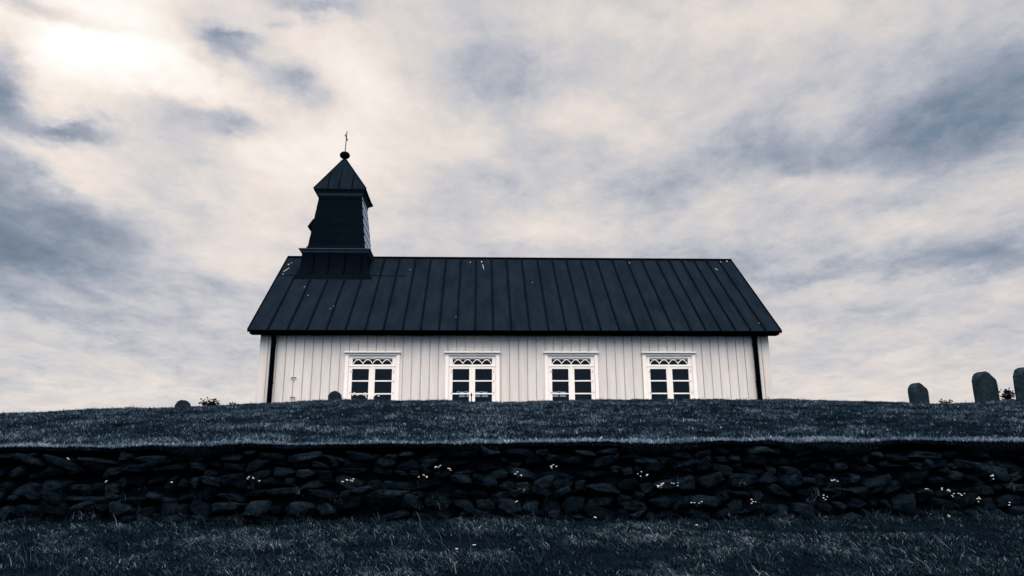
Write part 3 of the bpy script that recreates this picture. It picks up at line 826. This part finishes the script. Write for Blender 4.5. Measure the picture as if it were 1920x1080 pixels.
# ------------------------------------------------------------------ openwork rails seen through the glass
def openwork(name, xc, npan, label):
    hw_ = 0.176*npan/2; z0 = WTOP - 1.010; yy = YW + 0.050
    root = empty(name, (xc, yy, z0))
    m = MB()
    pw = 2*hw_/npan
    for k in range(npan):               # lower trapezoids
        xa = -hw_ + pw*k
        m.hexa([(xa+0.012,0,0),(xa+pw-0.012,0,0),(xa+pw-0.012,0.02,0),(xa+0.012,0.02,0),(xa+0.035,0,0.062),(xa+pw-0.035,0,0.062),(xa+pw-0.035,0.02,0.062),(xa+0.035,0.02,0.062)])
    o1 = m.build('lower_panel', MAT['lace'], root)
    m = MB()
    for k in range(npan):               # upper crossed slats
        xa = -hw_ + pw*k
        m.hexa([(xa+0.04,0,0.072),(xa+pw-0.04,0,0.072),(xa+pw-0.04,0.02,0.072),(xa+0.04,0.02,0.072),(xa+0.03,0,0.118),(xa+pw-0.03,0,0.118),(xa+pw-0.03,0.02,0.118),(xa+0.03,0.02,0.118)])
        m.bar((xa-0.03,0.01,0.132),(xa+0.05,0.01,0.100),(0,1,0),0.012,0.012); m.bar((xa+0.03,0.016,0.132),(xa-0.05,0.016,0.100),(0,1,0),0.012,0.012)
    m.build('upper_lattice', MAT['lace'], root)
    for xx_ in (-hw_ + 0.01, hw_ - 0.01):
        m = MB(); m.box(xx_ - 0.012, xx_ + 0.012, 0.0205, 0.045, WBOT + 0.1 - z0, 0.11)
        m.build('post', MAT['interior'], root)
    tag(root, label, 'openwork rail', 'white openwork rails inside the church')
openwork('openwork_rail', WX[1] + 0.66, 4, 'long white openwork rail across both sashes of the second window from the tower')
openwork('openwork_rail', WX[2] + 0.335, 2, 'short white openwork rail in the left sash of the third window from the tower')

# ------------------------------------------------------------------ gravestones
def gz_at(x, y): return float(terrain(np.array([x]), np.array([y]))[0])
def gravestone(px, Yd, wpx, top_py, label, rot, th=0.14, shape=0.30, lean=0.0, bury=0.15, round_=False):
    p = at(px, top_py, Yd); sc_ = F_PX/ (p.dot(FWD))
    w = wpx/sc_; zg = gz_at(p.x, Yd); hgt = p.z - zg
    me_b = MB()
    k = 18; prof = []
    hw_ = w/2
    sh = hgt - shape*w                  # shoulder height
    prof.append((-hw_*0.94, -bury)); prof.append((-hw_, sh*0.5)); prof.append((-hw_*1.0, sh))
    for t in np.linspace(math.pi, 0, k)[1:-1]:
        prof.append((hw_*math.cos(t), sh + (hgt - sh)*math.sin(t)))
    prof.append((hw_*1.0, sh)); prof.append((hw_, sh*0.5)); prof.append((hw_*0.94, -bury))
    prof = [(a + random.uniform(-1,1)*0.006, c + random.uniform(-1,1)*0.006) for a, c in prof]
    ins = 0.018
    def ring_(yv, s_): return [(a*s_, yv, c if c < 0 else c*(1 - (1-s_)*0.6)) for a, c in prof]
    me_b.loft([ring_(-th/2, 0.93), ring_(-th/2 + ins, 1.0), ring_(th/2 - ins, 1.0), ring_(th/2, 0.93)])
    if not round_ and w > 0.3:              # worn, chipped right shoulder
        nv = Vector((0.46, -0.34, 0.82)).normalized(); dmax = max(Vector(q).dot(nv) for q in me_b.v) - 0.042*w/0.55
        me_b.v = [tuple(Vector(q) - nv*max(0.0, Vector(q).dot(nv) - dmax)) for q in me_b.v]
    o = me_b.build('gravestone', MAT['granite'], None)
    o.location = (p.x, Yd, zg); o.rotation_euler = (R(random.uniform(-1,1)), R(lean), R(rot))
    tag(o, label, 'gravestone', 'gravestones on the mound')
    return o
gravestone(1719, 15.0, 40, 718, 'smallest round-topped gravestone of the three at the right, standing alone on the crest', 26, 0.18, 0.42)
gravestone(1842, 14.9, 52, 697, 'tall weathered gravestone with sloping right shoulder, beside the dark leafy plant', 24, 0.20, 0.40, 1.5)
gravestone(1918, 14.6, 56, 689, 'gravestone cut off by the picture edge, right of the leafy plant', 26, 0.20, 0.40, 3)
gravestone(344, 15.2, 28, 750.5, 'low half-round gravestone on the left slope near the leafy bush', 0, 0.14, 0.5)
gravestone(628.5, 15.2, 24, 733.5, 'small half-round dark gravestone in front of the white church boards', 0, 0.14, 0.5)

# ------------------------------------------------------------------ plants on the crest
def leafy(name, px, py_base, Yd, wpx, hpx, nl, ls, label, cat, seed, pm='leaf_dark', sparse=False):
    random.seed(seed)
    c = at(px, py_base, Yd); sc_ = F_PX/c.dot(FWD)
    zg = gz_at(c.x, Yd); w = wpx/sc_/2; hgt = hpx/sc_ + max(0, c.z - zg)
    root = empty(name, (c.x, Yd, zg)); tag(root, label, cat)
    st = MB(); lf = MB()
    tips = []
    for k in range(10 if not sparse else 7):
        a = random.uniform(0, 2*math.pi); r_ = w*math.sqrt(random.random())
        tip = Vector((r_*math.cos(a), r_*math.sin(a)*0.7, hgt*random.uniform(0.55, 0.95)*(1 - 0.45*(r_/w)**2)))
        st.tube([(0.2*tip.x, 0.2*tip.y, -0.03), (0.55*tip.x, 0.55*tip.y, tip.z*0.6), tip], [0.008, 0.006, 0.003], 5); tips.append(tip)
    for k in range(nl):
        tip = random.choice(tips); f = random.random()**0.5
        p = Vector((tip.x*f, tip.y*f, tip.z*f)) + Vector((random.gauss(0, .6), random.gauss(0, .6), random.gauss(0, .5)))*ls
        p.z = max(p.z, 0.0)
        d = Vector((random.gauss(0,1), random.gauss(0,1), random.gauss(0.4,0.8))).normalized(); s_ = d.cross(Vector((random.gauss(0,1),random.gauss(0,1),random.gauss(0,1)))).normalized()
        l = ls*random.uniform(0.7, 1.3)
        lf.add([p, p + d*l*0.35 + s_*l*0.30, p + d*l*0.8 + s_*l*0.26, p + d*l, p + d*l*0.8 - s_*l*0.26, p + d*l*0.35 - s_*l*0.30], [(0,1,2,3),(0,3,4,5)])
    st.build('stem', MAT['stem' if pm != 'leaf_dark' else 'leaf_dark'], root); lf.build('leaves', MAT[pm], root)
    return root
leafy('shrub', 391, 763, 14.95, 34, 19, 170, 0.055, 'small dark leafy shrub on the crest left of the church, right of a half-round stone', 'shrub', 3)
leafy('seedling_plant', 434, 759, 14.95, 18, 7, 16, 0.045, 'sparse low plant with few leaves between the shrub and the church corner', 'plant', 4, sparse=True)
leafy('creeping_plant', 1772, 753, 15.1, 34, 5, 70, 0.04, 'low creeping dark plant on the crest between the small and the tall gravestone', 'plant', 5)
leafy('shrub', 1889, 747, 14.9, 30, 19, 240, 0.05, 'dense dark leafy shrub squeezed between two gravestones at the right', 'shrub', 6)

# ------------------------------------------------------------------ white wildflowers
def flower(px, py, Yd, spread_px, nh, label, head=0.0078, onwall=True, stem=0.065):
    c = at(px, py, Yd); sc_ = F_PX/c.dot(FWD); sp = spread_px/sc_
    root = empty('wildflower', (c.x, Yd + 0.03, c.z - stem)); tag(root, label, 'wildflower', 'white wildflowers around the stone wall')
    st = MB(); bl = MB()
    for k in range(nh):
        hx = random.uniform(-0.5, 0.5)*sp; hz = stem + random.gauss(0, 0.014) - 0.25*abs(hx); hy = random.uniform(-0.05, 0.0)
        st.tube([(hx*0.15, 0.0, 0), (hx*0.6, hy*0.5, hz*0.6), (hx, hy, hz)], 0.0018, 4)
        r_ = head*random.uniform(0.7, 1.35)
        for j in range(7):
            a = 2*math.pi*j/7; rr = r_*random.uniform(0.75, 1.15)
            ox, oy = math.cos(a)*r_*0.75, math.sin(a)*r_*0.75
            bl.lathe((hx + ox, hy + oy, hz + random.uniform(-0.002, 0.002)), [(rr*0.25, -0.004), (rr*0.55, 0.0), (rr*0.35, 0.004)], 6)
    st.build('stem', MAT['stem'], root); bl.build('blossom', MAT['petal'], root)
random.seed(77)
YF = WALL_Y - 0.16
for a in [
    (470,895,15,4,'white flower head on the wall straight below the tower end downpipe'),
    (486,905,6,1,'single white floret just right of the flower head below the tower end downpipe'),
    (324,906,5,1,'single white floret on the pale rounded stone below the shrub left of the church'),
    (197,903,7,2,'pair of pale florets in the wall joints far left of the church'),
    (127,858,7,2,'small white flower close under the turf at the far left of the wall'),
    (653,897,24,6,'wide white flower cluster on the wall below the first window from the tower'),
    (794,893,22,5,'loose white flower cluster on a big stone left of the second window'),
    (823,875,14,4,'upper white flower head on a big stone below the left casing of the second window'),
    (841,879,8,3,'compact white flower head just right of the upper one below the second window'),
    (972,887,12,4,'small white flower tuft on the wall between the second and third windows'),
    (1038,874,20,6,'bright white flower cluster high on the wall below the third window'),
    (967,937,8,2,'tiny white flower low on the wall between the second and third windows'),
    (1118,966,8,2,'tiny white flower pair at the foot of the wall right of the third window'),
    (1204,887,20,5,'flat white flower row on the wall below the left side of the fourth window'),
    (1254,906,44,14,'widest grey-white flower mass on the wall below the fourth window'),
    (1306,941,22,5,'scattered white florets low on the wall right of the grey-white flower mass'),
    (1412,938,14,4,'white flower tuft low on the wall below the right downpipe'),
    (1565,901,17,5,'white flower head on the wall right of the church corner'),
    (1547,931,9,4,'upright white flower tuft below the flower head right of the church corner'),
    (1739,916,9,2,'short white flower dash left of the long cluster under the small gravestone'),
    (1776,917,20,6,'upper half of the long white flower cluster below the low creeping plant'),
    (1797,926,24,7,'lower half of the long white flower cluster below the low creeping plant'),
    (1837,936,9,4,'round white blossom on the wall below the tall gravestone'),
    (1857,893,13,4,'white flower head high on the wall below the tall gravestone'),
    (1782,966,16,4,'white flower cluster at the foot of the wall under the long cluster'),
    (1894,943,6,2,'tiny white flower near the right end of the wall below the shrub'),
]:
    flower(a[0], a[1], YF, a[2], a[3], a[4])
for (px, py, Yd, nh, label) in [(1306,986,9.05,3,'round white blossom in the meadow grass at the wall foot below the fourth window'),
    (853,1032,7.95,3,'white meadow blossom below the second window, nearest its left pane'),
    (893,1023,8.1,2,'white meadow blossom right of the one nearest the left pane of the second window'),
    (921,1011,8.4,2,'small white meadow blossom below the right casing of the second window'),
    (872,1060,7.2,2,'lowest white meadow blossom near the bottom of the picture')]:
    flower(px, py, Yd, 9, nh, label, 0.011, False, 0.09)
# flowers in front of the first window
def border(px, py, Yd, wpx, nh, label):
    c = at(px, py, Yd); sc_ = F_PX/c.dot(FWD); sp = wpx/sc_; zg = gz_at(c.x, Yd)
    root = empty('border_plant', (c.x, Yd, zg)); tag(root, label, 'plant')
    st = MB(); bl = MB()
    for k in range(nh):
        hx = random.uniform(-0.5, 0.5)*sp; hz = c.z - zg + random.gauss(0, 0.025)
        st.tube([(hx*0.8, 0, -0.02), (hx, 0, hz)], 0.003, 4)
        bl.lathe((hx, 0, hz), [(0.006,-0.01),(0.016,0.0),(0.008,0.012)], 7)
    st.build('stem', MAT['stem'], root); bl.build('blossom', MAT['petal'], root)
border(676, 741, 15.3, 34, 14, 'white flowering plant in front of the left sash of the first window')
border(706, 742, 15.3, 14, 5, 'white flowering plant in front of the right sash of the first window')
# iron stake in front of the second window
p = at(884, 736, 15.2); zg = gz_at(p.x, 15.2)
m = MB(); m.lathe((0,0,0), [(0.010,-0.1),(0.010,p.z - zg - 0.07),(0.022,p.z - zg - 0.06),(0.014,p.z - zg - 0.03),(0.003,p.z - zg)], 8)
o = m.build('iron_stake', MAT['black_metal'], None); o.location = (p.x, 15.2, zg)
tag(o, 'thin dark pointed iron stake in front of the second window mullion', 'stake')
